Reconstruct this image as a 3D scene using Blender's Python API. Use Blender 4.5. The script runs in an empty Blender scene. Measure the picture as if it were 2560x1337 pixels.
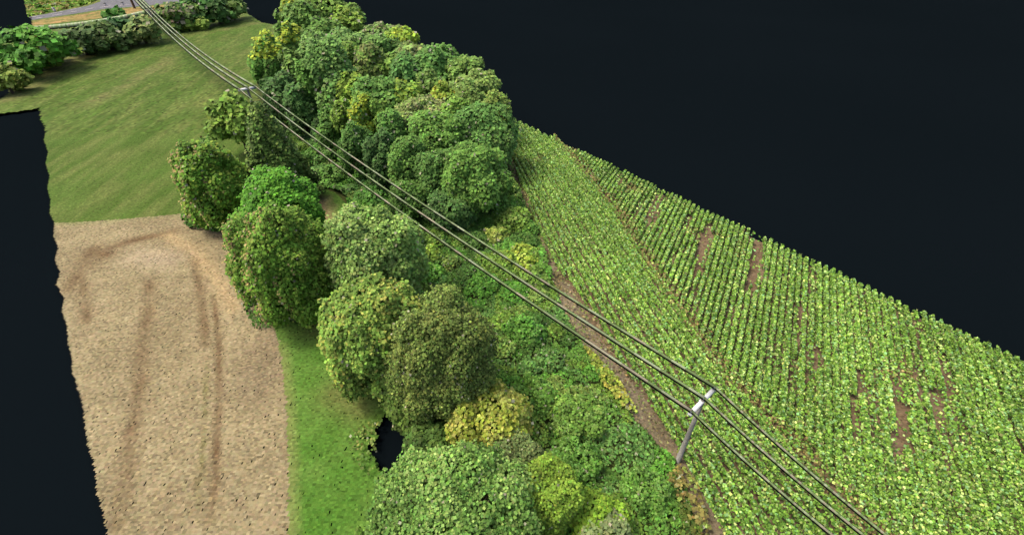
import bpy, math
import numpy as np
from mathutils import Vector

# ------------------------------------------------------------------ camera, light, exposure
S = bpy.context.scene
COL = S.collection
F, CX, CY = 1158.0, 1280.0, 668.5            # focal length and centre in photograph pixels
PITCH, HC = math.radians(38.0), 45.0
cd = bpy.data.cameras.new('camera'); cam = bpy.data.objects.new('camera', cd); COL.objects.link(cam)
cd.sensor_width = 36.0; cd.lens = F/2560*36.0; cd.clip_end = 8000; cd.clip_start = 0.5
cam.location = (0, 0, HC); cam.rotation_euler = (math.radians(90)-PITCH, 0, 0)
S.camera = cam

SUN_AZ, SUN_EL = math.radians(-84), math.radians(60)
w = bpy.data.worlds.new('World'); S.world = w; w.use_nodes = True
nt = w.node_tree; nt.nodes.clear()
sky = nt.nodes.new('ShaderNodeTexSky'); sky.sky_type = 'NISHITA'; sky.sun_disc = False
sky.sun_elevation = SUN_EL; sky.sun_rotation = SUN_AZ; sky.dust_density = 5.0; sky.air_density = 0.8; sky.ozone_density = 0.4
bg = nt.nodes.new('ShaderNodeBackground'); bg.inputs[1].default_value = 0.15
wo = nt.nodes.new('ShaderNodeOutputWorld')
nt.links.new(sky.outputs[0], bg.inputs[0]); nt.links.new(bg.outputs[0], wo.inputs[0])
sd = bpy.data.lights.new('sun', 'SUN'); sd.energy = 1.15; sd.angle = math.radians(12.0); sd.color = (1, .97, .90)
sun = bpy.data.objects.new('sun', sd); COL.objects.link(sun)
sv = Vector((math.sin(SUN_AZ)*math.cos(SUN_EL), math.cos(SUN_AZ)*math.cos(SUN_EL), math.sin(SUN_EL)))
sun.rotation_euler = sv.to_track_quat('Z', 'Y').to_euler(); sun.location = (-60, 60, 120)
S.view_settings.view_transform = 'Standard'; S.view_settings.look = 'None'
S.view_settings.exposure = 1.22; S.view_settings.gamma = 1.0
S.view_settings.use_curve_mapping = False

# ------------------------------------------------------------------ helpers
rng = np.random.default_rng(7)
cp, sp = math.cos(PITCH), math.sin(PITCH)
def P(u, v, z=0.0):
    """point of the place seen at photograph pixel (u, v) at height z"""
    a = (np.asarray(u, float)-CX)/F; b = -(np.asarray(v, float)-CY)/F
    dx, dy, dz = a, cp + b*sp, -sp + b*cp
    t = (z-HC)/dz
    return np.stack([dx*t, dy*t, HC+dz*t], -1)
def depth(p): return p[..., 1]*cp + (HC-p[..., 2])*sp
def poly(pts, z=0.0):
    a = np.array(pts, float); return P(a[:, 0], a[:, 1], z)[:, :2]
def inside(x, y, pl):
    r = np.zeros(np.shape(x), bool); n = len(pl)
    for i in range(n):
        x0, y0 = pl[i]; x1, y1 = pl[(i+1) % n]
        if y0 == y1: continue
        c = ((y0 > y) != (y1 > y)) & (x < (x1-x0)*(y-y0)/(y1-y0)+x0)
        r ^= c
    return r
def dist_line(x, y, ln):
    d = np.full(np.shape(x), 1e9)
    for (x0, y0), (x1, y1) in zip(ln[:-1], ln[1:]):
        vx, vy = x1-x0, y1-y0; L = vx*vx+vy*vy+1e-9
        t = np.clip(((x-x0)*vx+(y-y0)*vy)/L, 0, 1)
        d = np.minimum(d, np.hypot(x-x0-t*vx, y-y0-t*vy))
    return d
KA = 0.46
def lin(c):
    c = np.asarray(c, float)/255.0
    return np.where(c < .04045, c/12.92, ((c+.055)/1.055)**2.4)*KA
def vnoise(x, y, s, seed=0):
    """smooth value noise, cell size s"""
    x = np.asarray(x)/s; y = np.asarray(y)/s
    xi = np.floor(x).astype(int); yi = np.floor(y).astype(int); fx = x-xi; fy = y-yi
    fx = fx*fx*(3-2*fx); fy = fy*fy*(3-2*fy)
    def h(a, b):
        n = (a*374761393 + b*668265263 + seed*1442695041) & 0xffffffff
        n = ((n ^ (n >> 13))*1274126177) & 0xffffffff
        return ((n ^ (n >> 16)) & 0xffff)/65535.0
    return (h(xi, yi)*(1-fx)+h(xi+1, yi)*fx)*(1-fy) + (h(xi, yi+1)*(1-fx)+h(xi+1, yi+1)*fx)*fy

def attr_mat(name, rough=.9, grain=.0, scale=6.0, spec=.1, bump=0):
    m = bpy.data.materials.new(name); m.use_nodes = True; n = m.node_tree.nodes; l = m.node_tree.links
    b = n['Principled BSDF']; b.inputs['Roughness'].default_value = rough
    b.inputs['Specular IOR Level'].default_value = spec
    a = n.new('ShaderNodeAttribute'); a.attribute_name = 'tint'
    out = a.outputs['Color']
    if grain:
        tc = n.new('ShaderNodeTexCoord'); no = n.new('ShaderNodeTexNoise'); no.inputs['Scale'].default_value = scale
        no.inputs['Detail'].default_value = 3; no.inputs['Roughness'].default_value = .7
        l.new(tc.outputs['Object'], no.inputs['Vector'])
        mr = n.new('ShaderNodeMapRange'); mr.inputs[1].default_value = .3; mr.inputs[2].default_value = .7
        mr.inputs[3].default_value = 1-grain; mr.inputs[4].default_value = 1+grain
        l.new(no.outputs['Fac'], mr.inputs[0])
        mx = n.new('ShaderNodeVectorMath'); mx.operation = 'SCALE'
        l.new(out, mx.inputs[0]); l.new(mr.outputs[0], mx.inputs['Scale']); out = mx.outputs[0]
        if bump:
            bp = n.new('ShaderNodeBump'); bp.inputs['Strength'].default_value = bump; bp.inputs['Distance'].default_value = .1
            l.new(no.outputs['Fac'], bp.inputs['Height']); l.new(bp.outputs[0], b.inputs['Normal'])
    l.new(out, b.inputs['Base Color'])
    return m
def plain_mat(name, rgb, rough=.8, var=.15, scale=3.0, spec=.2, k=True):
    m = bpy.data.materials.new(name); m.use_nodes = True; n = m.node_tree.nodes; l = m.node_tree.links
    b = n['Principled BSDF']; b.inputs['Roughness'].default_value = rough; b.inputs['Specular IOR Level'].default_value = spec
    c = lin(rgb) if k else np.array(rgb)
    tc = n.new('ShaderNodeTexCoord'); no = n.new('ShaderNodeTexNoise'); no.inputs['Scale'].default_value = scale; no.inputs['Detail'].default_value = 4
    l.new(tc.outputs['Object'], no.inputs['Vector'])
    rp = n.new('ShaderNodeValToRGB'); rp.color_ramp.elements[0].position = .3; rp.color_ramp.elements[1].position = .7
    rp.color_ramp.elements[0].color = (*(c*(1-var)), 1); rp.color_ramp.elements[1].color = (*(c*(1+var)), 1)
    l.new(no.outputs['Fac'], rp.inputs[0]); l.new(rp.outputs[0], b.inputs['Base Color'])
    return m
LEAF_GAIN = np.array([1.24, 1.26, .95])      # measured leaf reflectance against the swatches below
M_LEAF = attr_mat('foliage', .75, 0, spec=.15)
M_GROUND = attr_mat('ground_cover', .95, .14, 9.0, .05, .3)
M_ROAD = attr_mat('asphalt', .9, .2, 3.0, .1)
M_BARK = plain_mat('bark', (92, 80, 62), .95, .35, 6)
M_WOOD = plain_mat('weathered_pole_wood', (168, 164, 150), .9, .3, 4)
M_WOODB = plain_mat('brown_pole_wood', (112, 84, 56), .9, .3, 4)
M_STEEL = plain_mat('galvanised_steel', (250, 252, 244), .7, .12, 5, .3)
M_CER = plain_mat('insulator_ceramic', (190, 205, 205), .3, .1, 5, .5)
M_WIRE = attr_mat('aged_cable', .7, 0, spec=.2)
M_BLACK = plain_mat('outline_black', (8, 9, 8), .9, .1, 5, .05)  # black of the added outline-shading strips under the cables
M_WHITE = plain_mat('white_paint', (240, 228, 224), .6, .08, 5, .2)
M_GREY = plain_mat('grey_plastic', (150, 148, 140), .6, .1, 5, .2)

def link(o, parent=None):
    COL.objects.link(o)
    if parent is not None: o.parent = parent
    return o
def tag(o, label=None, cat=None, group=None, kind=None):
    for k, v in (('label', label), ('category', cat), ('group', group), ('kind', kind)):
        if v: o[k] = v
    return o
def mesh_obj(name, verts, faces, mat, parent=None, tint=None, loc=None):
    """verts (N,3), faces (M,4) arrays; tint (M,3) one colour per face"""
    me = bpy.data.meshes.new(name); verts = np.asarray(verts, np.float32); faces = np.asarray(faces, np.int32)
    nf, k = faces.shape
    me.vertices.add(len(verts)); me.vertices.foreach_set('co', verts.ravel())
    me.loops.add(nf*k); me.loops.foreach_set('vertex_index', faces.ravel())
    me.polygons.add(nf); me.polygons.foreach_set('loop_start', np.arange(nf, dtype=np.int32)*k)
    me.update(calc_edges=True)
    if tint is not None:
        if mat is M_LEAF: tint = tint*LEAF_GAIN
        a = me.attributes.new('tint', 'FLOAT_COLOR', 'FACE')
        c = np.ones((nf, 4), np.float32); c[:, :3] = np.clip(tint, .002, .9); a.data.foreach_set('color', c.ravel())
    me.materials.append(mat)
    o = bpy.data.objects.new(name, me)
    if loc is not None: o.location = loc
    return link(o, parent)

BASE_N = np.array([0.0, -.5, .87])
def leaves(pts, size, out=None, wild=.35, r=rng):
    """one small square leaf clump for each point, lying mostly across the outward direction"""
    n = len(pts)
    nr = np.tile(BASE_N, (n, 1))*.8 + r.normal(size=(n, 3))*wild
    if out is not None: nr = nr + out*.55
    nr /= np.linalg.norm(nr, axis=1)[:, None]
    up = np.array([0, 0, 1.0]) + r.normal(size=(n, 3))*.16
    a = np.cross(up, nr); a /= np.linalg.norm(a, axis=1)[:, None]+1e-9
    b = np.cross(nr, a)
    h = (np.broadcast_to(size, n)*.5*r.uniform(.65, 1.3, n))[:, None]
    v = np.empty((n, 4, 3)); v[:, 0] = pts-a*h-b*h; v[:, 1] = pts+a*h-b*h; v[:, 2] = pts+a*h+b*h; v[:, 3] = pts-a*h+b*h
    return v.reshape(-1, 3), np.arange(n*4).reshape(n, 4)
def tube(path, rad, seg=8):
    path = np.asarray(path, float); rad = np.broadcast_to(rad, len(path)); n = len(path)
    t = np.gradient(path, axis=0); t /= np.linalg.norm(t, axis=1)[:, None]
    ref = np.array([0, 0, 1.0]) if abs(t[0, 2]) < .9 else np.array([1.0, 0, 0])
    a = np.cross(t, ref); a /= np.linalg.norm(a, axis=1)[:, None]; b = np.cross(t, a)
    an = np.arange(seg)/seg*2*math.pi
    v = path[:, None]+rad[:, None, None]*(a[:, None]*np.cos(an)[None, :, None]+b[:, None]*np.sin(an)[None, :, None])
    f = []
    for i in range(n-1):
        for j in range(seg):
            k = (j+1) % seg; f.append((i*seg+j, i*seg+k, (i+1)*seg+k, (i+1)*seg+j))
    v = v.reshape(-1, 3)
    for e in (0, n-1):
        for j in range(seg//2-1):
            o = e*seg; f.append((o, o+2*j+1, o+2*j+2, o+(2*j+3) % seg))
    return v, np.array(f)
def box(c, s, R=None):
    c = np.array(c, float); h = np.array(s, float)/2
    v = np.array([[x, y, z] for x in (-1, 1) for y in (-1, 1) for z in (-1, 1)])*h
    if R is not None: v = v@R.T
    return v+c, np.array([(0, 1, 3, 2), (4, 6, 7, 5), (0, 4, 5, 1), (2, 3, 7, 6), (0, 2, 6, 4), (1, 5, 7, 3)])
def joined(parts):
    vs, fs, o = [], [], 0
    for v, f in parts: vs.append(v); fs.append(np.asarray(f)+o); o += len(v)
    return np.concatenate(vs), np.concatenate(fs)
def blend(c, a, b): return a*(1-c[..., None])+b*c[..., None]

# ------------------------------------------------------------------ dark base under everything
m = bpy.data.materials.new('dark_navy_base'); m.use_nodes = True
nb = m.node_tree.nodes['Principled BSDF']; nb.inputs['Roughness'].default_value = 1; nb.inputs['Specular IOR Level'].default_value = 0
nn = m.node_tree.nodes.new('ShaderNodeTexNoise'); nn.inputs['Scale'].default_value = .012; nn.inputs['Detail'].default_value = 1
nr_ = m.node_tree.nodes.new('ShaderNodeValToRGB')
nr_.color_ramp.elements[0].color = (.0022, .0036, .0044, 1); nr_.color_ramp.elements[1].color = (.0028, .0044, .0054, 1)
tcn = m.node_tree.nodes.new('ShaderNodeTexCoord')
m.node_tree.links.new(tcn.outputs['Object'], nn.inputs['Vector']); m.node_tree.links.new(nn.outputs['Fac'], nr_.inputs[0])
m.node_tree.links.new(nr_.outputs[0], nb.inputs['Base Color'])
base = mesh_obj('dark_ground', [(-6000, -6000, -.7), (6000, -6000, -.7), (6000, 6000, -.7), (-6000, 6000, -.7)], [(0, 1, 2, 3)], m)
tag(base, kind='structure')

# ------------------------------------------------------------------ terrain, cut into its surfaces
OUT = poly([(275, 1400), (268, 1337), (256, 1275), (243, 1230), (237, 1170), (222, 1120), (212, 1060), (205, 1000), (192, 960),
    (180, 930), (182, 900), (170, 860), (168, 810), (155, 780), (160, 745), (142, 712), (150, 680), (138, 650), (146, 618), (134, 590), (137, 560),
    (124, 532), (127, 500), (119, 470), (124, 440), (114, 410), (121, 380), (109, 350), (115, 322), (104, 300), (99, 270),
    (50, 278), (0, 284), (-60, 292), (-60, 262), (0, 247), (24, 232), (30, 214), (-10, 200), (-60, 150), (60, 78), (80, 70), (79, 45), (68, 0), (60, -60),
    (585, -60), (606, 10), (618, 34), (652, 56), (692, 64), (720, 80), (820, 160), (1000, 225), (1160, 285), (1278, 306),
    (1500, 412), (1800, 556), (2100, 700), (2350, 822), (2600, 940), (2760, 1040), (2860, 1400)])
HOLES = [poly(q) for q in (
    [(948, 1036), (1030, 1040), (1060, 1060), (1020, 1090), (1000, 1110), (1020, 1150), (1010, 1180), (978, 1196), (955, 1182), (932, 1145), (922, 1110), (900, 1092), (906, 1086), (934, 1096), (940, 1072)],
    [(640, 790), (650, 782), (662, 800), (648, 812)], [(950, 1190), (985, 1215), (990, 1245), (968, 1230)],
    [(480, 555), (488, 552), (486, 572), (476, 572)])]
PTAN = poly([(60, 562), (240, 552), (330, 545), (470, 533), (640, 600), (692, 832), (705, 900), (715, 1000), (720, 1100), (722, 1400), (60, 1400)])
PSTRIP = poly([(692, 832), (560, 640), (700, 560), (800, 500), (905, 560), (905, 700), (985, 830), (1010, 1050), (1000, 1420), (722, 1400), (720, 1100), (715, 1000), (705, 900)])
PPATH = poly([(745, 452), (790, 458), (850, 490), (872, 520), (868, 610), (850, 660), (790, 640), (780, 560)])
PSCRUB = poly([(905, 560), (870, 520), (850, 490), (790, 458), (730, 440), (690, 330), (650, 300), (640, 215), (700, 90), (1278, 290), (1268, 400), (1285, 450), (1345, 590), (1372, 680),
    (1410, 775), (1440, 840), (1500, 920), (1550, 985), (1590, 1050), (1640, 1110), (1690, 1152), (1712, 1220), (1780, 1400), (990, 1400), (1010, 1050), (985, 830), (905, 700)])
PEDGE = poly([(1268, 400), (1285, 450), (1345, 590), (1372, 680), (1410, 775), (1440, 840), (1500, 920), (1550, 985), (1590, 1050), (1640, 1110), (1690, 1152), (1712, 1220), (1780, 1400),
    (1850, 1400), (1790, 1280), (1745, 1190), (1700, 1120), (1655, 1060), (1610, 990), (1560, 930), (1508, 860), (1458, 770), (1400, 680), (1356, 590), (1305, 450), (1290, 400)])
PROAD = poly([(40, 50), (73, 43), (150, 29), (220, 15), (250, 5), (275, -60), (640, -60), (560, 1), (500, 5), (430, 9), (390, 13), (330, 18), (260, 23), (180, 36), (73, 52), (40, 60)])
PVERGE = poly([(40, 62), (73, 54), (180, 39), (260, 26), (330, 20), (390, 15), (430, 11), (520, 4), (560, 4), (520, 14), (450, 24), (400, 30), (290, 42), (180, 54), (100, 64), (40, 68)])
PUPPER = poly([(0, 56), (40, 49), (73, 42), (150, 28), (220, 14), (248, 5), (262, -60), (0, -60)])
CTRK = [poly(q) for q in ([(175, 720), (205, 670), (245, 630), (330, 602), (430, 580)], [(215, 665), (235, 625), (260, 640)],
    [(375, 700), (372, 780), (356, 860), (350, 960), (332, 1060), (312, 1200), (288, 1310)],
    [(490, 650), (500, 720), (508, 790), (518, 860)], [(535, 740), (546, 850), (549, 1000), (541, 1100), (540, 1200), (524, 1300)],
    [(205, 700), (212, 760), (218, 800)])]
CGRN = [poly([(516, 900), (514, 1000), (510, 1100), (500, 1180), (497, 1260)])]
CLIT = [poly([(420, 588), (490, 630), (545, 700), (580, 770)])]
CARC = poly([(640, 880), (690, 850), (640, 960)])
MDIR = P(422, 149)-P(219, 260); MANG = math.atan2(MDIR[1], MDIR[0])
BROWNM = poly([(30, 245), (100, 200), (160, 158), (250, 122)]); BROWN2 = poly([(215, 262), (330, 205), (422, 149)]); BROWN3 = poly([(560, 75), (600, 66), (650, 58)])
SEAM = poly([(70, 560), (240, 552), (330, 545), (470, 533)])
RLINE1 = poly([(90, 47), (170, 33), (240, 20), (300, 12)]); RLINE2 = poly([(73, 45), (150, 31), (215, 18)]); RLINE3 = poly([(250, 20), (330, 12)])

def terrain(x0, x1, y0, y1, dx, dy, tagname):
    xs = np.arange(x0, x1, dx); ys = np.arange(y0, y1, dy)
    gx, gy = np.meshgrid(xs, ys); ny, nx = gx.shape
    jx = gx+rng.uniform(-.22, .22, gx.shape)*dx*(gx > x0+dx*.5)*(gx < x1-dx*1.5)
    jy = gy+rng.uniform(-.22, .22, gy.shape)*dy
    jy[0] = gy[0]; jy[-1] = gy[-1]
    gz = .10*(vnoise(gx, gy, 9, 1)-.5)+.05*(vnoise(gx, gy, 1.7, 2)-.5)+rng.uniform(-.012, .012, gx.shape)
    gz += -.07*np.exp(-(np.min([dist_line(gx, gy, l) for l in CTRK], axis=0)/.5)**2)
    V = np.stack([jx, jy, gz], -1).reshape(-1, 3)
    cx = .5*(jx[:-1, :-1]+jx[1:, 1:]); cy = .5*(jy[:-1, :-1]+jy[1:, 1:])
    q = (np.arange(ny-1)[:, None]*nx+np.arange(nx-1)[None, :])
    FQ = np.stack([q, q+1, q+nx+1, q+nx], -1)
    wob = .5*dx
    ex = cx+rng.uniform(-wob, wob, cx.shape); ey = cy+rng.uniform(-wob, wob, cy.shape)
    ok = inside(cx, cy, OUT)
    for h in HOLES: ok &= ~inside(cx+(vnoise(cx, cy, .5, 81)-.5)*1.3, cy+(vnoise(cx, cy, .5, 82)-.5)*1.3, h)
    rnd = rng.random(cx.shape)
    reg = np.full(cx.shape, 0)
    reg[inside(ex, ey, PTAN)] = 1; reg[inside(ex, ey, PSTRIP)] = 2; reg[inside(ex, ey, PPATH)] = 3
    reg[inside(ex, ey, PSCRUB)] = 4
    rightside = inside(ex, ey, poly([(1278, 280), (1290, 400), (1305, 450), (1356, 590), (1400, 680), (1458, 770), (1508, 860), (1560, 930), (1610, 990), (1655, 1060), (1700, 1120), (1745, 1190), (1790, 1280), (1850, 1420), (3000, 1420), (3000, 700), (1400, 250)]))
    reg[rightside] = 5; reg[inside(ex, ey, PEDGE)] = 6
    reg[inside(ex, ey, PVERGE)] = 7; reg[inside(cx, cy, PROAD)] = 8; reg[inside(ex, ey, PUPPER)] = 9
    # small gaps in the stubble, where the ground was never covered
    near = np.clip((80-cy)/50, 0, 1)
    slot = ok & (rnd < .028*near) & ((reg == 1) | (reg == 2))
    C = np.zeros(cx.shape+(3,))
    n1, n2, n3 = vnoise(cx, cy, 6, 3), vnoise(cx, cy, 2.2, 4), vnoise(cx, cy, .8, 5)
    # mown meadow: streaks along the mowing direction
    s = cx*math.cos(MANG)+cy*math.sin(MANG); t = -cx*math.sin(MANG)+cy*math.cos(MANG)
    st = .5*vnoise(s, t*6, 9, 6)+.3*vnoise(s, t*9, 4, 7)+.2*vnoise(s, t*3, 16, 8)
    a = blend(np.clip((st-.3)*2.0, 0, 1), lin((88, 114, 44)), lin((122, 132, 68)))
    a = blend(np.clip((n1-.35)*1.2, 0, 1)*.55, a, lin((104, 136, 56)))
    d = np.exp(-(dist_line(cx, cy, BROWNM)/4.5)**2)*.8+np.exp(-(dist_line(cx, cy, BROWN2)/3)**2)*.6+np.exp(-(dist_line(cx, cy, BROWN3)/3)**2)*.6
    a = blend(np.clip(d*(.2+n2*.8), 0, 1), a, lin((142, 132, 86)))
    C[reg == 0] = a[reg == 0]
    # stubble
    b = blend(n1*.45+n2*.5, lin((150, 135, 99)), lin((184, 168, 126)))
    tr = np.max([np.exp(-(dist_line(cx, cy, l)/wd)**2)*k for l, wd, k in zip(CTRK, (1.3, 1.9, 1.0, .8, .5, .9), (.75, .8, .62, .66, .75, .6))], axis=0)
    b = blend(np.clip(tr*(.45+.9*n2), 0, 1), b, lin((124, 100, 70)))
    b = blend(np.exp(-(dist_line(cx, cy, CLIT[0])/1.2)**2)*.6, b, lin((206, 178, 128)))
    b = blend(np.clip(np.exp(-(dist_line(cx, cy, CGRN[0])/.33)**2)*(n3*.9), 0, 1), b, lin((130, 124, 76)))
    b = blend(np.exp(-(dist_line(cx, cy, CARC)/3.)**2)*.35, b, lin((120, 100, 82)))
    b = blend(np.exp(-(dist_line(cx, cy, poly([(350, 640), (420, 650)]))/2.6)**2)*.5, b, lin((204, 184, 150)))
    b = blend(np.clip(np.exp(-(dist_line(cx, cy, SEAM)/1.2)**2)*n2*1.2, 0, 1), b, lin((150, 150, 96)))
    C[reg == 1] = b[reg == 1]
    g = blend(n1*.5+n2*.5, lin((82, 130, 40)), lin((118, 152, 68)))
    g = blend(np.clip(1.3-dist_line(cx, cy, poly([(697, 870), (705, 900), (715, 1000), (720, 1100), (722, 1400)]))/1.1, 0, 1)*.8, g, lin((142, 152, 84)))
    g = blend(np.exp(-(dist_line(cx, cy, poly([(840, 985), (900, 1020)]))/2.2)**2)*.75, g, lin((128, 130, 72)))
    g = blend(np.exp(-(dist_line(cx, cy, poly([(790, 820), (880, 790)]))/2.2)**2)*.45, g, lin((140, 134, 74)))
    C[reg == 2] = g[reg == 2]
    p_ = blend(np.clip((dist_line(cx, cy, poly([(770, 470), (800, 530), (835, 610)]))-1.2)/2.2+(n2-.5), 0, 1), lin((168, 152, 104)), lin((104, 140, 58)))
    C[reg == 3] = p_[reg == 3]
    f_ = blend(n2, lin((70, 86, 40)), lin((98, 104, 56))); C[reg == 4] = f_[reg == 4]
    so = blend(n2*.6+n3*.4, lin((120, 100, 72)), lin((158, 136, 106))); C[reg == 5] = so[reg == 5]
    C[reg == 6] = blend(n2*.6+n3*.4, lin((128, 114, 84)), lin((166, 150, 120)))[reg == 6]
    vg = blend(np.clip(n2*1.3-.1, 0, 1), lin((140, 130, 70)), lin((206, 162, 104))); vg = blend(n1*.5, vg, lin((120, 140, 66))); C[reg == 7] = vg[reg == 7]
    rd = blend(n3, lin((112, 110, 112)), lin((140, 138, 138)))
    C[reg == 8] = rd[reg == 8]
    C[reg == 9] = blend(n2, lin((110, 130, 54)), lin((158, 150, 82)))[reg == 9]
    lum = 1+rng.normal(size=cx.shape)*np.where(reg == 1, .19, np.where(reg == 8, .06, .17))
    C *= np.clip(lum, .4, 1.7)[..., None]*(1+rng.normal(size=C.shape)*.03)
    names = ['meadow', 'stubble_field', 'grass_strip', 'worn_grass_path', 'woodland_floor', 'crop_soil', 'bare_track', 'dry_verge', 'road', 'far_field']
    for i, nme in enumerate(names):
        k = ok & (reg == i)
        if k.sum() < 6: continue
        f = FQ[k]; sl = slot[k]
        u, inv = np.unique(f[~sl].ravel(), return_inverse=True); va, fa, ca = V[u], inv.reshape(-1, 4), C[k][~sl]
        if sl.any():      # cells that leave a narrow slit open
            vs = V[f[sl]].copy(); wgt = rng.uniform(.45, .8, (len(vs), 1)); hs = rng.uniform(.6, 1, (len(vs), 1))
            vs[:, 1] = vs[:, 0]*(1-wgt)+vs[:, 1]*wgt; vs[:, 2] = vs[:, 3]*(1-wgt)+vs[:, 2]*wgt
            va = np.concatenate([va, vs.reshape(-1, 3)]); fa = np.concatenate([fa, np.arange(len(vs)*4).reshape(-1, 4)+len(u)]); ca = np.concatenate([ca, C[k][sl]])
        o = mesh_obj(nme, va, fa, M_ROAD if i == 8 else M_GROUND, tint=ca)
        tag(o, kind='structure')
terrain(-130, 90, 8, 112.08, .28, .22, 'near')
terrain(-360, 10, 112.0, 400, .62, .9, 'far')

# road markings: sheets a little above the asphalt
def ribbon(ln, wd, z, dash=None):
    vs, fs = [], []
    L = 0
    for (x0, y0), (x1, y1) in zip(ln[:-1], ln[1:]):
        d = math.hypot(x1-x0, y1-y0); nseg = max(1, int(d/1.5)); ux, uy = (x1-x0)/d, (y1-y0)/d
        for i in range(nseg):
            L += d/nseg
            if dash and (L % (dash*2)) > dash: continue
            a = i/nseg*d; b_ = (i+1)/nseg*d; o = len(vs)
            for q, sgn in ((a, -1), (a, 1), (b_, 1), (b_, -1)):
                vs.append((x0+ux*q-uy*wd/2*sgn, y0+uy*q+ux*wd/2*sgn, z))
            fs.append((o, o+1, o+2, o+3))
    return np.array(vs), np.array(fs)
tag(mesh_obj('road_marking', *joined([ribbon(RLINE1, .5, .14, 4.5), ribbon(RLINE3, .6, .14)]), M_WHITE), kind='structure')
tag(mesh_obj('road_marking', *ribbon(RLINE2, .45, .14, 6), M_WHITE), kind='structure')

# ------------------------------------------------------------------ trees
def jitter_cols(n, base, r, lum=.22, hue=.07, alt=None, altp=.0):
    c = np.tile(lin(base), (n, 1))
    if alt is not None:
        k = r.random(n) < altp; c[k] = lin(alt)
    c *= np.exp(r.normal(size=(n, 1))*lum)
    c *= np.exp(r.normal(size=(n, 3))*hue)
    return c
TREES = []
def tree(u, v, rx, ry, zc, colr, label, name='broadleaf_tree', cat='tree', group=None, spx=6.5, form='round', alt=None, altp=.08,
         tan=0.0, lobes=None, cover=2.0, lum=.22, top=None, seed=None, low=.2):
    r = np.random.default_rng(seed if seed is not None else int(u*7+v*13))
    c = P(u, v, zc); D = depth(c); sc = F/D
    R = rx/sc
    # the slant under which the crown is seen
    el = math.atan2(HC-zc, math.hypot(c[0], c[1])); q = (ry/sc)**2-(R*math.sin(el))**2
    RZ = math.sqrt(max(q, 0))/math.cos(el); RZ = float(np.clip(RZ, .62*R, zc-low if zc-low > .62*R else .62*R))
    s = spx/sc
    if form == 'round':
        n = int((lobes or np.clip(10+rx*.22, 10, 34))*1.9)
        d = r.normal(size=(n*3, 3)); d /= np.linalg.norm(d, axis=1)[:, None]; d = d[d[:, 2] > -.75][:n]
        # spread them evenly
        rl = r.uniform(.15, .42, len(d))*R
        lc = d*np.array([R, R, RZ])*(1.02-.85*rl/R)[:, None]*r.uniform(.74, 1.14, (len(d), 1))
        lc = np.vstack([lc, [[0, 0, 0]]]); rl = np.append(rl, .50*R)
        sz = np.column_stack([rl, rl, rl*np.clip(RZ/R, .8, 1.5)])
        sz[-1, 2] = .56*RZ
        tones = np.exp(r.normal(size=len(lc))*.15)
        P_, O_, T_ = [], [], []
        for i in range(len(lc)):
            area = 4*math.pi*rl[i]*sz[i, 2]
            k = int(area*cover/s**2)
            e = r.normal(size=(k, 3)); e /= np.linalg.norm(e, axis=1)[:, None]
            ruff = 1+.15*np.sin(e[:, 0]*7+i)*np.sin(e[:, 1]*6+2*i)+.08*np.sin(e[:, 2]*13+i)+r.normal(size=k)*.07
            ruff += .13*(np.sin(e[:, 0]*17+3*i)*np.sin(e[:, 1]*15+i)*np.sin(e[:, 2]*16+2*i))*2
            p = lc[i]+e*sz[i]*ruff[:, None]
            keep = np.ones(k, bool)
            for j in range(len(lc)):
                if j != i: keep &= (((p-lc[j])/sz[j])**2).sum(1) > .80
            P_.append(p[keep]); O_.append(e[keep]); T_.append(np.full(keep.sum(), tones[i]))
        p, out, tn = np.vstack(P_), np.vstack(O_), np.concatenate(T_)
    else:   # conical crown of upswept sprays
        k = int(2.6*math.pi*R*math.hypot(R, 2*RZ)*cover/s**2)
        hh = 1-np.sqrt(r.random(k)); an = r.random(k)*2*math.pi
        rr = R*(1-hh)**.66*(1+.16*np.sin(an*7+hh*9)*np.sin(an*3+hh*17))*r.uniform(.8, 1.06, k)
        rr = rr*np.clip(hh*9+.55, 0, 1)
        p = np.column_stack([rr*np.cos(an), rr*np.sin(an), (hh*2-1)*RZ+r.normal(size=k)*.15])
        out = np.column_stack([np.cos(an), np.sin(an), np.full(k, .5)]); tn = 1+.18*np.sin(an*7+hh*9)
    p = p+np.array([0, 0, zc]); g = p[:, 2] > .12
    p, out, tn = p[g], out[g], tn[g]
    n = len(p); col = jitter_cols(n, colr, r, lum, .07, alt, altp)*tn[:, None]
    pat = vnoise(p[:, 0]+50, p[:, 1]+p[:, 2]*1.3+50, R*.45, 11)
    if alt is not None:
        kk = (pat > .62) & (r.random(n) < min(1, altp*3)); col[kk] = jitter_cols(int(kk.sum()), alt, r, .2)
    if top is not None:
        kk = (p[:, 2] > zc+RZ*.35) & (r.random(n) < .7); col[kk] = jitter_cols(int(kk.sum()), top, r, .2)
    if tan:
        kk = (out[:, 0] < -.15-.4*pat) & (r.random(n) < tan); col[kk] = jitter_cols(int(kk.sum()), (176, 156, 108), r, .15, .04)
    kk = r.random(n) < .012; col[kk] = jitter_cols(int(kk.sum()), (170, 165, 150), r, .15, .04)
    e = bpy.data.objects.new(name, None); e.location = (c[0], c[1], 0); e.empty_display_size = .5; link(e)
    tag(e, label, cat, group)
    V_, F_ = leaves(p, s, out, r=r); mesh_obj('crown', V_, F_, M_LEAF, e, tint=col)
    ht = zc+.2*RZ; tr = max(.12, R*.055); b = [tube([(0, 0, -.1), (0, 0, ht*.35), (.1, .05, ht*.7), (.05, 0, ht)], [tr*1.3, tr, tr*.7, tr*.3], 8)]
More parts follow.
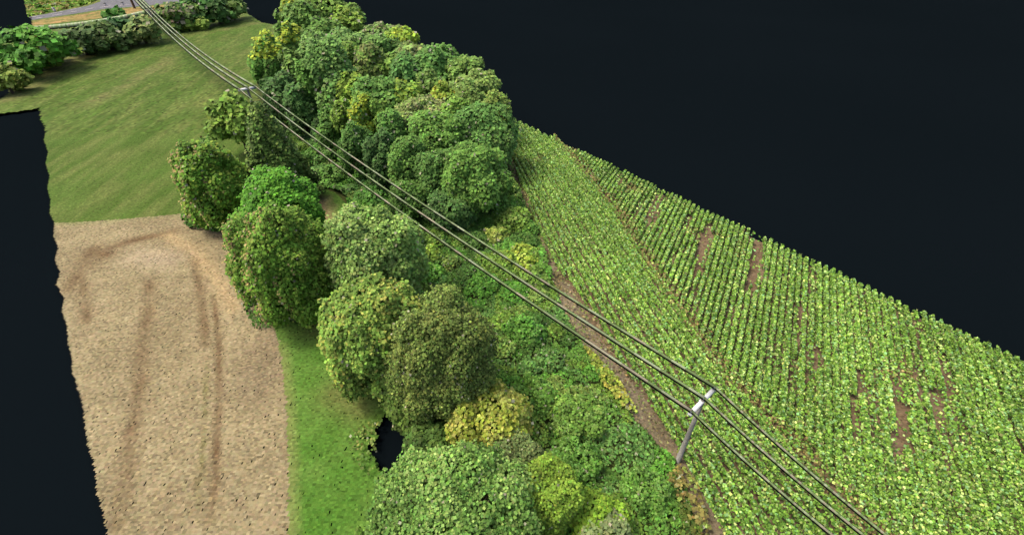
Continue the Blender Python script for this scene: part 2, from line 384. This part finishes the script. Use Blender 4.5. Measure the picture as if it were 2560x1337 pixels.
    for i in range(4):
        a = i*1.57+r.random(); z0 = max(.3, zc-.5*RZ)*r.uniform(.7, 1)
        b.append(tube([(0, 0, z0), (math.cos(a)*R*.35, math.sin(a)*R*.35, z0+RZ*.35), (math.cos(a)*R*.6, math.sin(a)*R*.6, z0+RZ*.55)], [tr*.5, tr*.35, tr*.1], 6))
    mesh_obj('trunk', *joined(b), M_BARK, e)
    TREES.append((c[0], c[1], R))
    return e

# the clump on the meadow side
tree(592, 306, 64, 74, 7.2, (130, 162, 66), 'rounded light green tree behind the dark conifer at the meadow edge', spx=8, lobes=9)
tree(530, 458, 80, 124, 8.2, (106, 148, 50), 'dark green tree with tan flecked left flank at the corner of meadow and stubble', spx=5.2, tan=.4, alt=(136, 160, 60), altp=.15)
tree(680, 382, 86, 132, 9.8, (86, 112, 48), 'tall dark conifer with pale tips beside the overhead cables', name='conifer', spx=5.5, form='cone', alt=(146, 170, 88), altp=.08, lum=.3)
tree(696, 536, 96, 108, 6.8, (92, 148, 46), 'bright fresh green tree below the conifer and above the olive one', spx=5, alt=(104, 166, 46), altp=.15, lum=.18)
tree(714, 668, 106, 150, 8.8, (108, 146, 52), 'large olive green tree reaching out over the stubble edge', spx=4.8, tan=.35, alt=(130, 156, 62), altp=.12)
tree(938, 650, 112, 134, 8.2, (136, 170, 88), 'pale green tree right of the worn grass path', spx=5.2, alt=(164, 190, 112), altp=.15)
tree(938, 848, 120, 152, 7.4, (124, 156, 70), 'yellow green tree between pale tree and dark brown olive tree', spx=5.5, alt=(170, 180, 90), altp=.12)
tree(1108, 892, 132, 155, 7.6, (106, 126, 62), 'big brownish olive tree standing above the yellow bush', spx=4.0, alt=(128, 142, 74), altp=.2, lum=.32)
tree(1052, 994, 90, 54, 2.8, (88, 112, 48), 'low shaded olive green tree beside the dark gap in the ground', spx=6.5)
tree(1076, 1112, 62, 56, 2.4, (82, 110, 50), 'small dark green bush right of the dark gap', name='bush', cat='bush', spx=7)
tree(1224, 1048, 98, 96, 3.8, (160, 172, 68), 'yellow leafed bush under the big brownish olive tree', name='bush', cat='bush', spx=6, alt=(196, 198, 104), altp=.25)
tree(1140, 1300, 196, 150, 5.2, (108, 146, 70), 'large blue green tree filling the lower edge beside the grass strip', spx=5.5, alt=(146, 176, 100), altp=.15, lum=.26)
tree(1292, 1172, 84, 60, 3.6, (112, 128, 80), 'grey green tree top behind the large blue green one', spx=4.5, lum=.26)
tree(1366, 1245, 82, 88, 3.8, (128, 158, 60), 'yellowish green tree next to the large blue green one at the lower edge', spx=4.5)
tree(1502, 1306, 72, 52, 2.6, (130, 166, 56), 'lime green bush at the lower edge', name='bush', cat='bush', spx=6)
tree(1518, 1344, 62, 34, 3.2, (140, 156, 108), 'grey green bush in front of the lime green one', name='bush', cat='bush', spx=6)
tree(912, 1334, 24, 24, 1.6, (110, 146, 62), 'tiny green shrub on the grass strip at the lower edge', name='shrub', cat='shrub', spx=6, lobes=6)

# woodland: each crown on its own
W = [(822, 38, 72, 44, 14, (124, 154, 70), 'yellowish green crown at the upper tip of the wood', None),
 (742, 24, 32, 28, 12, (150, 170, 60), 'small crown with bright yellow leaves at the upper tip of the wood', (214, 206, 50)),
 (768, 60, 46, 48, 13, (104, 140, 62), 'plain mid green crown just below the upper tip of the wood', None),
 (866, 62, 36, 34, 13, (164, 192, 70), 'bright yellow green crown against the dark on the upper edge', None),
 (812, 84, 40, 34, 13, (92, 128, 54), 'dark green crown between bright ones near the upper tip', None),
 (716, 72, 24, 42, 12, (118, 154, 62), 'slim green crown on the meadow side of the upper wood', None),
 (948, 88, 36, 24, 14, (122, 146, 80), 'low grey green crown on the far edge of the wood', (132, 122, 108)),
 (990, 90, 34, 20, 14, (118, 132, 84), 'brownish crown on the far edge with dead twigs', (136, 122, 104)),
 (1006, 112, 38, 32, 14, (168, 192, 56), 'vivid yellow crown on the far edge of the wood', (190, 204, 60)),
 (956, 120, 34, 34, 14, (104, 140, 74), 'green crown left of the vivid yellow one', None),
 (868, 112, 44, 28, 14, (132, 168, 98), 'pale mint crown in the upper middle of the wood', None),
 (793, 130, 40, 38, 14, (124, 162, 88), 'pale rounded crown above the tall pale column tree', None),
 (676, 152, 40, 62, 9, (88, 136, 50), 'tree with yellow top at the meadow corner of the wood', None),
 (732, 118, 28, 56, 11, (104, 142, 58), 'narrow green crown behind the yellow topped corner tree', None),
 (742, 190, 30, 60, 10, (112, 138, 66), 'olive flecked tall tree right of the corner tree', None),
 (838, 198, 50, 86, 12, (122, 162, 90), 'tall pale green column tree in the front of the wood', None),
 (788, 215, 30, 80, 10, (92, 138, 54), 'tall green tree left of the pale column tree', None),
 (710, 240, 42, 58, 7, (64, 98, 56), 'dark bluish tree beside the second pole', None),
 (752, 262, 34, 58, 7, (62, 98, 54), 'darkest tree on the wood front above the cables', None),
 (878, 142, 30, 32, 14, (142, 176, 70), 'small lime crown right of the pale rounded crown', None),
 (926, 170, 42, 44, 13, (120, 140, 66), 'olive mottled crown in the upper middle of the wood', (140, 136, 92)),
 (978, 172, 34, 32, 13, (138, 168, 76), 'light yellow green crown amid olive neighbours', None),
 (1024, 186, 38, 40, 13, (92, 140, 78), 'bluish green crown left of the broad green one', None),
 (1092, 178, 54, 48, 13, (94, 140, 70), 'broad green crown high in the wood', None),
 (1034, 140, 44, 24, 14, (128, 140, 86), 'flat grey olive crown below the vivid yellow one', (150, 146, 110)),
 (1104, 142, 34, 26, 14, (110, 160, 74), 'fresh green crown on the far edge above the broad one', None),
 (1166, 178, 38, 34, 14, (122, 150, 76), 'sage crown on the far edge of the wood', None),
 (1202, 210, 38, 30, 14, (142, 162, 90), 'pale sage crown at the outermost far edge', None),
 (886, 222, 34, 34, 12, (146, 168, 52), 'yellow green crown right of the pale column tree', None),
 (948, 240, 54, 40, 12, (108, 154, 74), 'wide green crown with bright lobes in mid wood', None),
 (1020, 242, 36, 34, 12, (128, 164, 62), 'green crown with yellow centre in mid wood', (160, 180, 60)),
 (1074, 222, 38, 36, 12, (108, 134, 66), 'muted olive crown in the middle of the wood', None),
 (1110, 242, 30, 30, 12.5, (158, 172, 58), 'small golden crown right of the muted olive one', (190, 180, 60)),
 (1166, 236, 48, 34, 13, (138, 156, 88), 'broad pale olive crown towards the far edge', None),
 (862, 288, 24, 46, 10, (138, 166, 60), 'slim yellowish tree on the wood front', None),
 (912, 290, 36, 48, 10, (128, 166, 62), 'tree with bright yellow patch on the wood front', (186, 196, 50)),
 (956, 296, 26, 42, 10, (128, 158, 62), 'slender light tree right of the yellow patched one', None),
 (1052, 288, 58, 36, 11, (142, 154, 90), 'tan topped wide crown in the middle of the wood', (160, 150, 120)),
 (1138, 286, 38, 34, 11.5, (140, 178, 74), 'bright lime crown between two big green crowns', None),
 (1184, 262, 36, 34, 12, (104, 122, 60), 'dark olive crown behind the bluish round one', None),
 (1236, 282, 38, 38, 12, (140, 152, 74), 'golden olive crown at the crop side of the wood', None),
 (1208, 322, 68, 52, 9.5, (106, 152, 82), 'large bluish round crown next to the crop field', None),
 (1086, 340, 66, 50, 9.5, (114, 158, 70), 'large round green crown in the lower wood', None),
 (986, 322, 34, 44, 10, (102, 150, 70), 'green crown below the wide green one', None),
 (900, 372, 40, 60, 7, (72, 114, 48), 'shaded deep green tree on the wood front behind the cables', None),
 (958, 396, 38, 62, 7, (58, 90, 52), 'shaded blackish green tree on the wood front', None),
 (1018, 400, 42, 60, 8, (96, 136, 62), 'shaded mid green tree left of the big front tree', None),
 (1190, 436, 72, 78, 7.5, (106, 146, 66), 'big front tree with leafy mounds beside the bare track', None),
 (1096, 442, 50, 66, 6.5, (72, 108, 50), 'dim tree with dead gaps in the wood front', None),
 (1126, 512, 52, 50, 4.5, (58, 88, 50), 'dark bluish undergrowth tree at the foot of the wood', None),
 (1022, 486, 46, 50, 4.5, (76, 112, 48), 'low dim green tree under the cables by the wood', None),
 (1246, 356, 30, 44, 8.5, (116, 152, 84), 'narrow pale tree at the crop side of the wood', None),
 (830, 318, 32, 40, 6.5, (84, 128, 50), 'low green tree at the foot of the pale column tree', None)]
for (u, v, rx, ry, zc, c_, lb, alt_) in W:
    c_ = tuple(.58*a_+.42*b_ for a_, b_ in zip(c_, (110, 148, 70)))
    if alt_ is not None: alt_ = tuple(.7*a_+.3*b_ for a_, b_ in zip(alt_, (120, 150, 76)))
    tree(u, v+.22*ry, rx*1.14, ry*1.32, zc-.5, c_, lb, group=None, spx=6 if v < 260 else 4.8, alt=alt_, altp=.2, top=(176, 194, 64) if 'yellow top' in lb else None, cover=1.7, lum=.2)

# hedge trees on the upper left
H = [(52, 138, 78, 74, 4.8, (92, 146, 50), 'bright green hedge tree where the branch line ends', 9, None),
 (8, 196, 36, 42, 3.6, (130, 148, 66), 'yellowish hedge bush nearest the meadow corner', 6, (190, 200, 110)),
 (128, 128, 44, 46, 3.6, (128, 152, 62), 'light yellow green hedge bush under the branch line', 8, (180, 190, 100)),
 (205, 110, 42, 30, 3.2, (86, 112, 58), 'dark grey green hedge bush in the hedge gap side', 8, None),
 (268, 98, 42, 28, 3.2, (98, 122, 64), 'sage green hedge bush between dark ones', 8, None),
 (305, 78, 34, 32, 4, (56, 98, 46), 'very dark hedge bush left of the third pole', 9, None),
 (352, 76, 36, 28, 4, (116, 138, 76), 'pale leafed hedge bush touching the third pole', 8, (170, 176, 110)),
 (284, 38, 19, 9, 2.6, (76, 122, 42), 'lone square green bush on the dry verge', 8, None),
 (440, 42, 36, 32, 4.5, (98, 126, 62), 'mottled bush right of the third pole', 8, (150, 140, 118)),
 (486, 26, 36, 36, 5.5, (70, 116, 52), 'deep green tree by the road right of the cables', 8, (110, 150, 66)),
 (462, 58, 34, 18, 2.5, (124, 150, 60), 'low lime bush in front of the deep green roadside tree', 8, None),
 (538, 24, 34, 32, 5, (84, 120, 58), 'bluish green roadside tree second from the end', 8, None),
 (578, 22, 32, 26, 4, (118, 146, 74), 'pale roadside tree at the end of the row', 8, None)]
for (u, v, rx, ry, zc, c_, lb, s_, alt_) in H:
    bush = 'bush' in lb
    tree(u, v, rx*1.3, ry*1.2, zc*1.25, c_, lb, name='hedge_bush' if bush else 'hedge_tree', cat='bush' if bush else 'tree', spx=s_, alt=alt_, altp=.15, lobes=8)

# ------------------------------------------------------------------ scrub: one low mass nobody could count
MOUNDS = []
rs = np.random.default_rng(21)
def scrub(name, pl, dens, size, hmin, hmax, palette, seed, nm=90, flat=0.0, label=None, avoid=True):
    r = np.random.default_rng(seed); pl = poly(pl)
    x0, y0 = pl.min(0); x1, y1 = pl.max(0)
    N = int((x1-x0)*(y1-y0)*dens)
    x = r.uniform(x0, x1, N); y = r.uniform(y0, y1, N)
    k = inside(x, y, pl); x, y = x[k], y[k]
    mx = r.uniform(x0, x1, nm); my = r.uniform(y0, y1, nm); mr = r.uniform(1.2, 3.2, nm); mh = r.uniform(hmin, hmax, nm)
    mc = r.integers(0, len(palette), nm)
    h = np.full(len(x), flat); idx = r.integers(0, len(palette), len(x))
    own = vnoise(x, y, 5, seed+3); idx = (own*len(palette)*.999).astype(int)
    for i in range(nm):
        d2 = ((x-mx[i])**2+(y-my[i])**2)/mr[i]**2
        hh = mh[i]*np.sqrt(np.clip(1-d2, 0, 1)); s = hh > h; h[s] = hh[s]; idx[s] = mc[i]
    z = h*r.uniform(.75, 1.05, len(x))+vnoise(x, y, .9, seed)*.5+.1
    c = lin(np.array(palette)[idx])*np.exp(r.normal(size=(len(x), 1))*.26)*np.exp(r.normal(size=(len(x), 3))*.09)
    kk = r.random(len(x)) < .02; c[kk] = lin((168, 172, 150))
    p = np.column_stack([x, y, z]); s = np.asarray(size)*np.clip(depth(p)/70, .75, 1.5)
    V_, F_ = leaves(p, s, wild=.4, r=r)
    o = mesh_obj(name, V_, F_, M_LEAF, tint=c); tag(o, label, None, None, 'stuff'); return o
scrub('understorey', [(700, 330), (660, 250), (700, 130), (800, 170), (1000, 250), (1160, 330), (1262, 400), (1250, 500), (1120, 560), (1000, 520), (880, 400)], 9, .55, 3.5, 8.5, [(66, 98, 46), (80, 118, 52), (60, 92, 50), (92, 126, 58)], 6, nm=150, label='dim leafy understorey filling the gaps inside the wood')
G1 = [(100, 144, 62), (112, 156, 72), (124, 158, 70), (108, 150, 80), (88, 124, 58), (106, 160, 66), (136, 166, 86)]
SCR = [(690, 330), (760, 300), (880, 400), (1000, 520), (1120, 560), (1250, 500), (1264, 420), (1290, 460), (1346, 590), (1376, 690), (1404, 770), (1440, 840), (1498, 920),
       (1545, 990), (1585, 1052), (1640, 1110), (1690, 1155), (1712, 1220), (1770, 1400), (1020, 1400), (1030, 1180), (1010, 1080), (1060, 960), (960, 800), (905, 640), (880, 560), (868, 500), (800, 455), (740, 430)]
scrub('scrub', SCR, 36, .31, .5, 1.7, G1, 5, nm=420, label='dense green scrub between the trees and the crop')
scrub('yellow_scrub', [(1455, 868), (1500, 915), (1545, 965), (1592, 1040), (1560, 1030), (1520, 990), (1480, 930)], 34, .36, .3, 1.0, [(188, 190, 92), (200, 196, 104), (160, 176, 78)], 9, nm=60, label='pale yellow weeds beside the bare track')
scrub('track_weeds', [(1268, 400), (1290, 400), (1305, 450), (1352, 580), (1402, 680), (1466, 765), (1518, 860), (1566, 930), (1618, 1000), (1662, 1070), (1702, 1140), (1690, 1155), (1640, 1110), (1585, 1052), (1545, 990), (1496, 925), (1440, 845), (1406, 775), (1372, 690), (1340, 590), (1285, 460)], 5.5, .24, .1, .5, [(136, 128, 84), (128, 144, 78), (150, 140, 100), (112, 128, 66)], 19, nm=120, label='sparse weeds growing on the bare track')
scrub('brown_weeds', [(1700, 1165), (1740, 1220), (1775, 1337), (1700, 1400), (1690, 1250), (1660, 1200)], 22, .36, .2, .6, [(122, 110, 66), (142, 132, 78), (150, 164, 86), (96, 110, 50)], 10, nm=60, label='brownish weeds at the foot of the near pole')
scrub('low_branches', [(610, 770), (640, 745), (830, 740), (850, 760), (800, 800), (700, 822), (640, 826)], 16, .30, .1, .5, [(74, 104, 42), (88, 118, 48), (58, 84, 38)], 12, nm=50, label='low green leaves round the foot of the olive tree')
scrub('low_branches', [(455, 548), (470, 540), (600, 540), (600, 575), (540, 585), (470, 572)], 16, .32, .1, .5, [(84, 124, 40), (70, 108, 36), (100, 136, 50)], 13, nm=40, label='low green leaves round the foot of the tan flecked tree')
scrub('loose_leaves', [(870, 1085), (925, 1060), (960, 1040), (940, 1110), (960, 1185), (975, 1230), (985, 1290), (930, 1200), (880, 1150)], 9, .30, .05, .3, [(96, 122, 58), (130, 146, 78), (74, 104, 44)], 14, nm=20, label='scattered leaves round the dark gap in the grass')
scrub('far_weeds', [(66, 0), (73, 41), (150, 27), (215, 13), (240, 3), (250, -60), (40, -60)], .9, 1.1, .3, 1.2, [(112, 150, 42), (130, 160, 56), (150, 140, 78), (90, 130, 40)], 15, nm=90, label='leafy green field beyond the road')

SB = [(1312, 652, 56, 30, 1.8, (176, 186, 62), 'yellow bush at the track under the cables', 'lower'),
 (1240, 590, 34, 24, 1.8, (178, 180, 84), 'pale yellow shrub in the scrub at the wood foot', ''),
 (1286, 556, 50, 52, 2.4, (128, 152, 62), 'olive yellow bush beside the bare track', ''),
 (1262, 480, 42, 38, 2.8, (122, 144, 62), 'olive bush where the track meets the wood', ''),
 (1338, 698, 40, 36, 1.9, (104, 132, 54), 'dull green bush below the yellow bush', ''),
 (1070, 640, 36, 26, 1.8, (150, 176, 60), 'lime shrub between pale tree and cables', ''),
 (1150, 558, 32, 22, 1.8, (136, 162, 58), 'yellowish shrub at the foot of the dark undergrowth', ''),
 (928, 492, 50, 40, 2.0, (72, 128, 52), 'vivid green bush beside the worn path', ''),
 (800, 400, 48, 40, 2.2, (86, 134, 54), 'green bush between conifer and cables', ''),
 (824, 440, 46, 34, 1.8, (96, 144, 62), 'green bush at the top of the worn path', ''),
 (1310, 830, 56, 44, 2.0, (82, 138, 50), 'fresh green shrub between the brownish olive tree and the track', ''),
 (1340, 985, 60, 44, 2.2, (104, 150, 58), 'bright green shrub right of the yellow leafed bush', ''),
 (1450, 1040, 70, 50, 2.4, (110, 144, 62), 'wide green shrub in the scrub near the crop', ''),
 (1440, 1140, 60, 44, 2.4, (92, 138, 56), 'rounded green shrub above the lime bush', ''),
 (1610, 1230, 62, 44, 1.8, (86, 128, 50), 'dark green shrub at the lower edge by the near pole', '')]
for (u, v, rx, ry, zc, c_, lb, _) in SB:
    c_ = tuple(.6*a_+.4*b_ for a_, b_ in zip(c_, (112, 154, 68)))
    tree(u, v, rx*.95, ry*.8, zc*.5, c_, lb, name='shrub', cat='shrub', spx=5, alt=(c_[0]+24, c_[1]+20, c_[2]+26), altp=.15, lobes=9, cover=1.8, lum=.24)

# ------------------------------------------------------------------ crop rows
HEAD = [(1385, 340), (1452, 417), (1546, 535), (1598, 623), (1702, 774), (1823, 957), (1982, 1116), (2230, 1400)]
LEFTE = [(1276, 304), (1282, 400), (1298, 455), (1346, 580), (1396, 680), (1462, 765), (1514, 860), (1560, 930), (1612, 1000), (1656, 1070), (1696, 1140), (1735, 1210), (1775, 1290), (1830, 1400)]
FARE = [(1385, 357), (1500, 412), (1800, 556), (2100, 700), (2350, 822), (2600, 940), (2700, 1000), (2760, 1400)]
PL = poly(LEFTE+HEAD[::-1]+[(1385, 357)]); PR = poly(FARE+HEAD[::-1])
HEADW = poly(HEAD)
GAPS = [(poly(q), k) for q, k in (
 ([(1548, 425), (1560, 430), (1545, 480), (1528, 482)], .1), ([(1636, 474), (1670, 484), (1636, 566), (1602, 562)], .08), ([(1576, 450), (1584, 450), (1570, 480), (1564, 478)], .2),
 ([(1758, 560), (1786, 566), (1772, 620), (1758, 700), (1722, 700), (1738, 620)], .03), ([(1872, 590), (1908, 604), (1900, 680), (1888, 735), (1856, 730)], .02),
 ([(1806, 610), (1816, 610), (1800, 660), (1792, 658)], .3), ([(1988, 765), (2010, 765), (2006, 880), (1984, 880)], .1), ([(2170, 790), (2184, 790), (2196, 980), (2180, 980)], .45),
 ([(2264, 770), (2284, 770), (2306, 1010), (2282, 1010)], .15), ([(2222, 1000), (2272, 1015), (2270, 1140), (2244, 1190), (2222, 1140)], .04), ([(2340, 900), (2370, 900), (2390, 1060), (2350, 1060)], .6),
 ([(2290, 980), (2305, 980), (2320, 1120), (2308, 1120)], .3), ([(2335, 980), (2352, 980), (2372, 1180), (2345, 1180)], .3), ([(2380, 1060), (2400, 1060), (2405, 1140), (2384, 1140)], .4))]
CROP = np.array([(120, 158, 68), (98, 138, 54), (146, 184, 88), (74, 108, 44), (182, 208, 132), (134, 178, 122), (132, 172, 66), (118, 122, 82), (198, 214, 128), (60, 88, 38)])
CW = np.array([.18, .16, .15, .11, .09, .09, .1, .05, .04, .03]); CW /= CW.sum()
def rows(pl, dirv, label, group, sp, seed, wide=.26, hgt=1.35):
    r = np.random.default_rng(seed); d = np.array(dirv)/np.hypot(*dirv); nrm = np.array([d[1], -d[0]])
    cs = pl@nrm; ss = pl@d
    k = 0
    for c in np.arange(cs.min()+.3, cs.max(), sp):
        L = ss.max()-ss.min(); n = int(L*74)
        s = r.uniform(ss.min(), ss.max(), n); off = r.normal(size=n)*wide*.50
        bush = 1+.75*np.clip((46-(d[1]*s+nrm[1]*c))/26, 0, 1); off = off*bush
        x = d[0]*s+nrm[0]*(c+off); y = d[1]*s+nrm[1]*(c+off)
        q = inside(x, y, pl); x, y, off = x[q], y[q], off[q]/bush[q]
        if len(x) < 12: continue
        keep = np.ones(len(x), bool); s_top = (x*d[0]+y*d[1]).max()
        for g, pr in GAPS: keep &= ~(inside(x+r.normal(size=len(x))*.16+(vnoise(x, y, 1.1, 91)-.5)*1.1, y+(vnoise(x, y, 1.3, 92)-.5)*2.2, g) & (r.random(len(x)) > pr))
        if group.endswith('headland'):        # thin stands and missing lengths towards the open edge
            for _ in range(r.poisson(.75)):
                g0 = s_top - r.uniform(0, 26); g1 = g0-r.uniform(3, 9); sq = x*d[0]+y*d[1]
                keep &= ~((sq < g0) & (sq > g1) & (r.random(len(x)) > r.uniform(.05, .5)))
        hd = dist_line(x, y, HEADW); hn = vnoise(x, y, 3.5, 33)
        weak = np.clip(1-hd/(.9+1.6*hn), 0, 1)
        pch = vnoise(x, y, 6, 44)*vnoise(x, y, 2.1, 45); weak = np.maximum(weak, np.clip((pch-.55)*3, 0, 1))
        keep &= r.random(len(x)) > weak*.55
        x, y, off, weak = x[keep], y[keep], off[keep], weak[keep]
        n = len(x)
        if n < 12: continue
        ridge = np.clip(1-(off/wide)**2*.35, .25, 1)
        z = hgt*r.uniform(.88, 1.12)*ridge*(1-.45*weak)*(.86+.24*vnoise(x, y, .8, 50))*r.uniform(.35, 1.05, n)**.6
        col = lin(CROP[r.choice(len(CROP), n, p=CW)])*np.exp(r.normal(size=(n, 1))*.16)*np.exp(r.normal(size=(n, 3))*.05)
        big = vnoise(x, y, 11, 60); col *= ((.95+.28*big)*r.uniform(.86, 1.14))[:, None]
        br = r.random(n) < weak*.55; col[br] = jitter_cols(int(br.sum()), (136, 122, 82), r, .25)
        p = np.column_stack([x, y, z]); m_ = p.mean(0); o0 = np.array([m_[0], m_[1], 0])
        s_ = .185+.0022*np.clip(depth(p)-38, 0, 90)
        V_, F_ = leaves(p-o0, s_, wild=.35, r=r)
        o = mesh_obj('crop_row', V_, F_, M_LEAF, tint=col, loc=o0); tag(o, label, 'crop row', group); k += 1
    return k
ka = rows(PL, (-.285, 1.269), 'row of leafy green crop plants running beside the bare track', 'crop rows beside the bare track', 1.0, 3, wide=.21)
kb = rows(PR, (.665, 1.269), 'row of leafy green crop plants between the headland and the open dark edge', 'crop rows beyond the headland', .90, 4, wide=.28)
print('rows', ka, kb)

# ------------------------------------------------------------------ poles and cables
def pole(foot, top_v, label, mat=M_WOOD, r0=.17, arm=2.4, armdir=(1, 0), name='utility_pole', hgt=None, thick=.16):
    b = P(*foot); 
    # height from the pixel row of its top
    zs = np.linspace(1, 22, 400); d_ = depth(np.stack([np.full(400, b[0]), np.full(400, b[1]), zs], -1))
    vv = CY - F*((zs-HC)*cp + b[1]*sp)/d_
    H_ = hgt or float(zs[np.argmin(abs(vv-top_v))])
    e = bpy.data.objects.new(name, None); e.location = b; link(e); tag(e, label, 'pole')
    mesh_obj('post', *tube([(0, 0, -.2), (0, 0, H_*.5), (0, 0, H_)], [r0*1.25, r0*1.05, r0*.85], 10), mat, e)
    atts = []
    if arm:
        a = math.atan2(armdir[1], armdir[0]); R_ = np.array([[math.cos(a), -math.sin(a), 0], [math.sin(a), math.cos(a), 0], [0, 0, 1]])
        mesh_obj('crossarm', *joined([box((0, 0, H_-.18), (arm, .2+thick, .22+thick*.5), R_), box(R_@np.array((0, .02, H_-.06)), (.5, .42, .1), R_)]), M_STEEL, e)
        for s in (-1, 1):
            q0 = R_@np.array((s*arm*.33, .13, H_-.25)); q1 = R_@np.array((0, .13, H_-1.2))
            mesh_obj('brace', *tube([q0, q1], .04, 6), M_STEEL, e)
        for t_ in (-.46, 0.03, .46):
            q = R_@np.array((t_*arm, 0, H_-.07))
            z_ = .02
            mesh_obj('insulator', *joined([tube([q+np.array((0, 0, k)), q+np.array((0, 0, k+.07))], rr, 8) for k, rr in ((z_, .07), (z_+.08, .12), (z_+.16, .08), (z_+.24, .12))]), M_CER, e)
            atts.append(b+q+np.array((0, 0, .34)))
    return e, b, H_, atts
W_ARM = .9
ad = (math.cos(math.radians(34)), math.sin(math.radians(34)))
p1 = pole((1694, 1152), 1000, 'tall grey pole with crossarm standing at the edge of the crop', arm=4.2, r0=.22, armdir=(math.cos(.72), math.sin(.72)))
p2 = pole((657, 336), 221, 'second grey pole with pale crossarm between conifer and wood', arm=3.8, r0=.3, armdir=ad, thick=.5)
p3 = pole((402, 98), 24, 'third pole in the hedge where the branch line leaves', arm=2.6, r0=.42, armdir=ad)
p4 = pole((337, 22), -50, 'brown wooden pole on the dry verge beside the road', mat=M_WOODB, arm=2.6, r0=.55, armdir=ad)
print('pole heights', [round(q[2], 1) for q in (p1, p2, p3, p4)])
print('att1', [tuple(np.round(a, 1)) for a in p1[3]])

def cable(a, b, sag, label, rad, group=None, name='overhead_cable', cat='cable', e_dark=None, gain=1.35):
    n = 80; t = np.linspace(0, 1, n)[:, None]
    path = np.asarray(a)*(1-t)+np.asarray(b)*t; path[:, 2] -= sag*4*t[:, 0]*(1-t[:, 0])
    seg = 4 if False else 6
    e = bpy.data.objects.new(name, None); o0 = path[0].copy(); e.location = o0; link(e); tag(e, label, cat, group)
    path = path-o0
    v, f = tube(path, rad, seg); nf = len(f)
    r = np.random.default_rng(int(abs(o0[0])*10+abs(o0[1])))
    base_c = np.array([(128, 142, 98), (112, 130, 80), (142, 152, 116), (142, 136, 110), (104, 122, 72)])
    per = base_c[r.integers(0, 5, n)]; ci = np.minimum(np.arange(nf)//seg, n-1)
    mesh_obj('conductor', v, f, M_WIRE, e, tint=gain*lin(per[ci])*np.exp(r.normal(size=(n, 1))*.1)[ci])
    # added black strip below the conductor: outline shading built as shape, no real part
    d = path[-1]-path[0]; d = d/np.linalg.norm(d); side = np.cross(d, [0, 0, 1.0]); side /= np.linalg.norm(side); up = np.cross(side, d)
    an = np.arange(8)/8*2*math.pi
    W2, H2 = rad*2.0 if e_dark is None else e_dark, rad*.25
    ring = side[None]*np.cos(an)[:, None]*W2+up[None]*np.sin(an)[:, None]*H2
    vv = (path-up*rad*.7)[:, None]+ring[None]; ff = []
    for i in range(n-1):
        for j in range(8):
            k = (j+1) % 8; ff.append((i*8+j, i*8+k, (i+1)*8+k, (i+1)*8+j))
    mesh_obj('dark_outline', vv.reshape(-1, 3), np.array(ff), M_BLACK, e)
    return e
# ends of the lines outside the frame
def at_px(u, v, z): return P(u, v, z)
posn = ['lower', 'middle', 'upper']
E0 = [at_px(2210, 1440, 8.5), at_px(2290, 1440, 8.8), at_px(2345, 1440, 8.8)]
E4 = p4[3]
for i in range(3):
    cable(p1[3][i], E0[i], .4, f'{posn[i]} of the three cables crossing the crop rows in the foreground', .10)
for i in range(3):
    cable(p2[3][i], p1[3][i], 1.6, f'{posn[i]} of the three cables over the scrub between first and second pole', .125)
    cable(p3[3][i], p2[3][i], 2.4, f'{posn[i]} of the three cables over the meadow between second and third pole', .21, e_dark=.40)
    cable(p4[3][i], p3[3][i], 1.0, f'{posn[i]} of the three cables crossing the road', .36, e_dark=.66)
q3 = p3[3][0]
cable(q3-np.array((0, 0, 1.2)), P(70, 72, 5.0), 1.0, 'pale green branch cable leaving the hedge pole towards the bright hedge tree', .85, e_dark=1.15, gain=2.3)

# ------------------------------------------------------------------ small roadside things
def post_thing(u, v, h, wd, label, name, topc, cat):
    b = P(u, v); e = bpy.data.objects.new(name, None); e.location = b; link(e); tag(e, label, cat)
    mesh_obj('lower_panel', *box((0, 0, h*.28), (wd, wd*.6, h*.56)), M_WHITE, e)
    mesh_obj('upper_panel', *joined([box((-.1*wd, 0, h*.78), (wd*.95, wd*.62, h*.44)), box((-.1*wd, 0, h*1.03), (wd*.5, wd*.3, h*.06))]), topc, e)
post_thing(138, 30, 2.0, 1.1, 'pinkish white marker post in the leafy field beyond the road', 'marker_post', M_WHITE, 'post')
post_thing(264, 15, 1.4, 1.2, 'small grey and white roadside cabinet at the road bend', 'roadside_cabinet', M_GREY, 'cabinet')
post_thing(308, 13, 1.4, 1.3, 'pale cabinet with white panel next to the brown pole', 'roadside_cabinet', M_GREY, 'cabinet')
tt = sum(len(o.data.polygons)*2 for o in S.objects if o.type == 'MESH')
print('tris', tt, 'objects', len(S.objects))
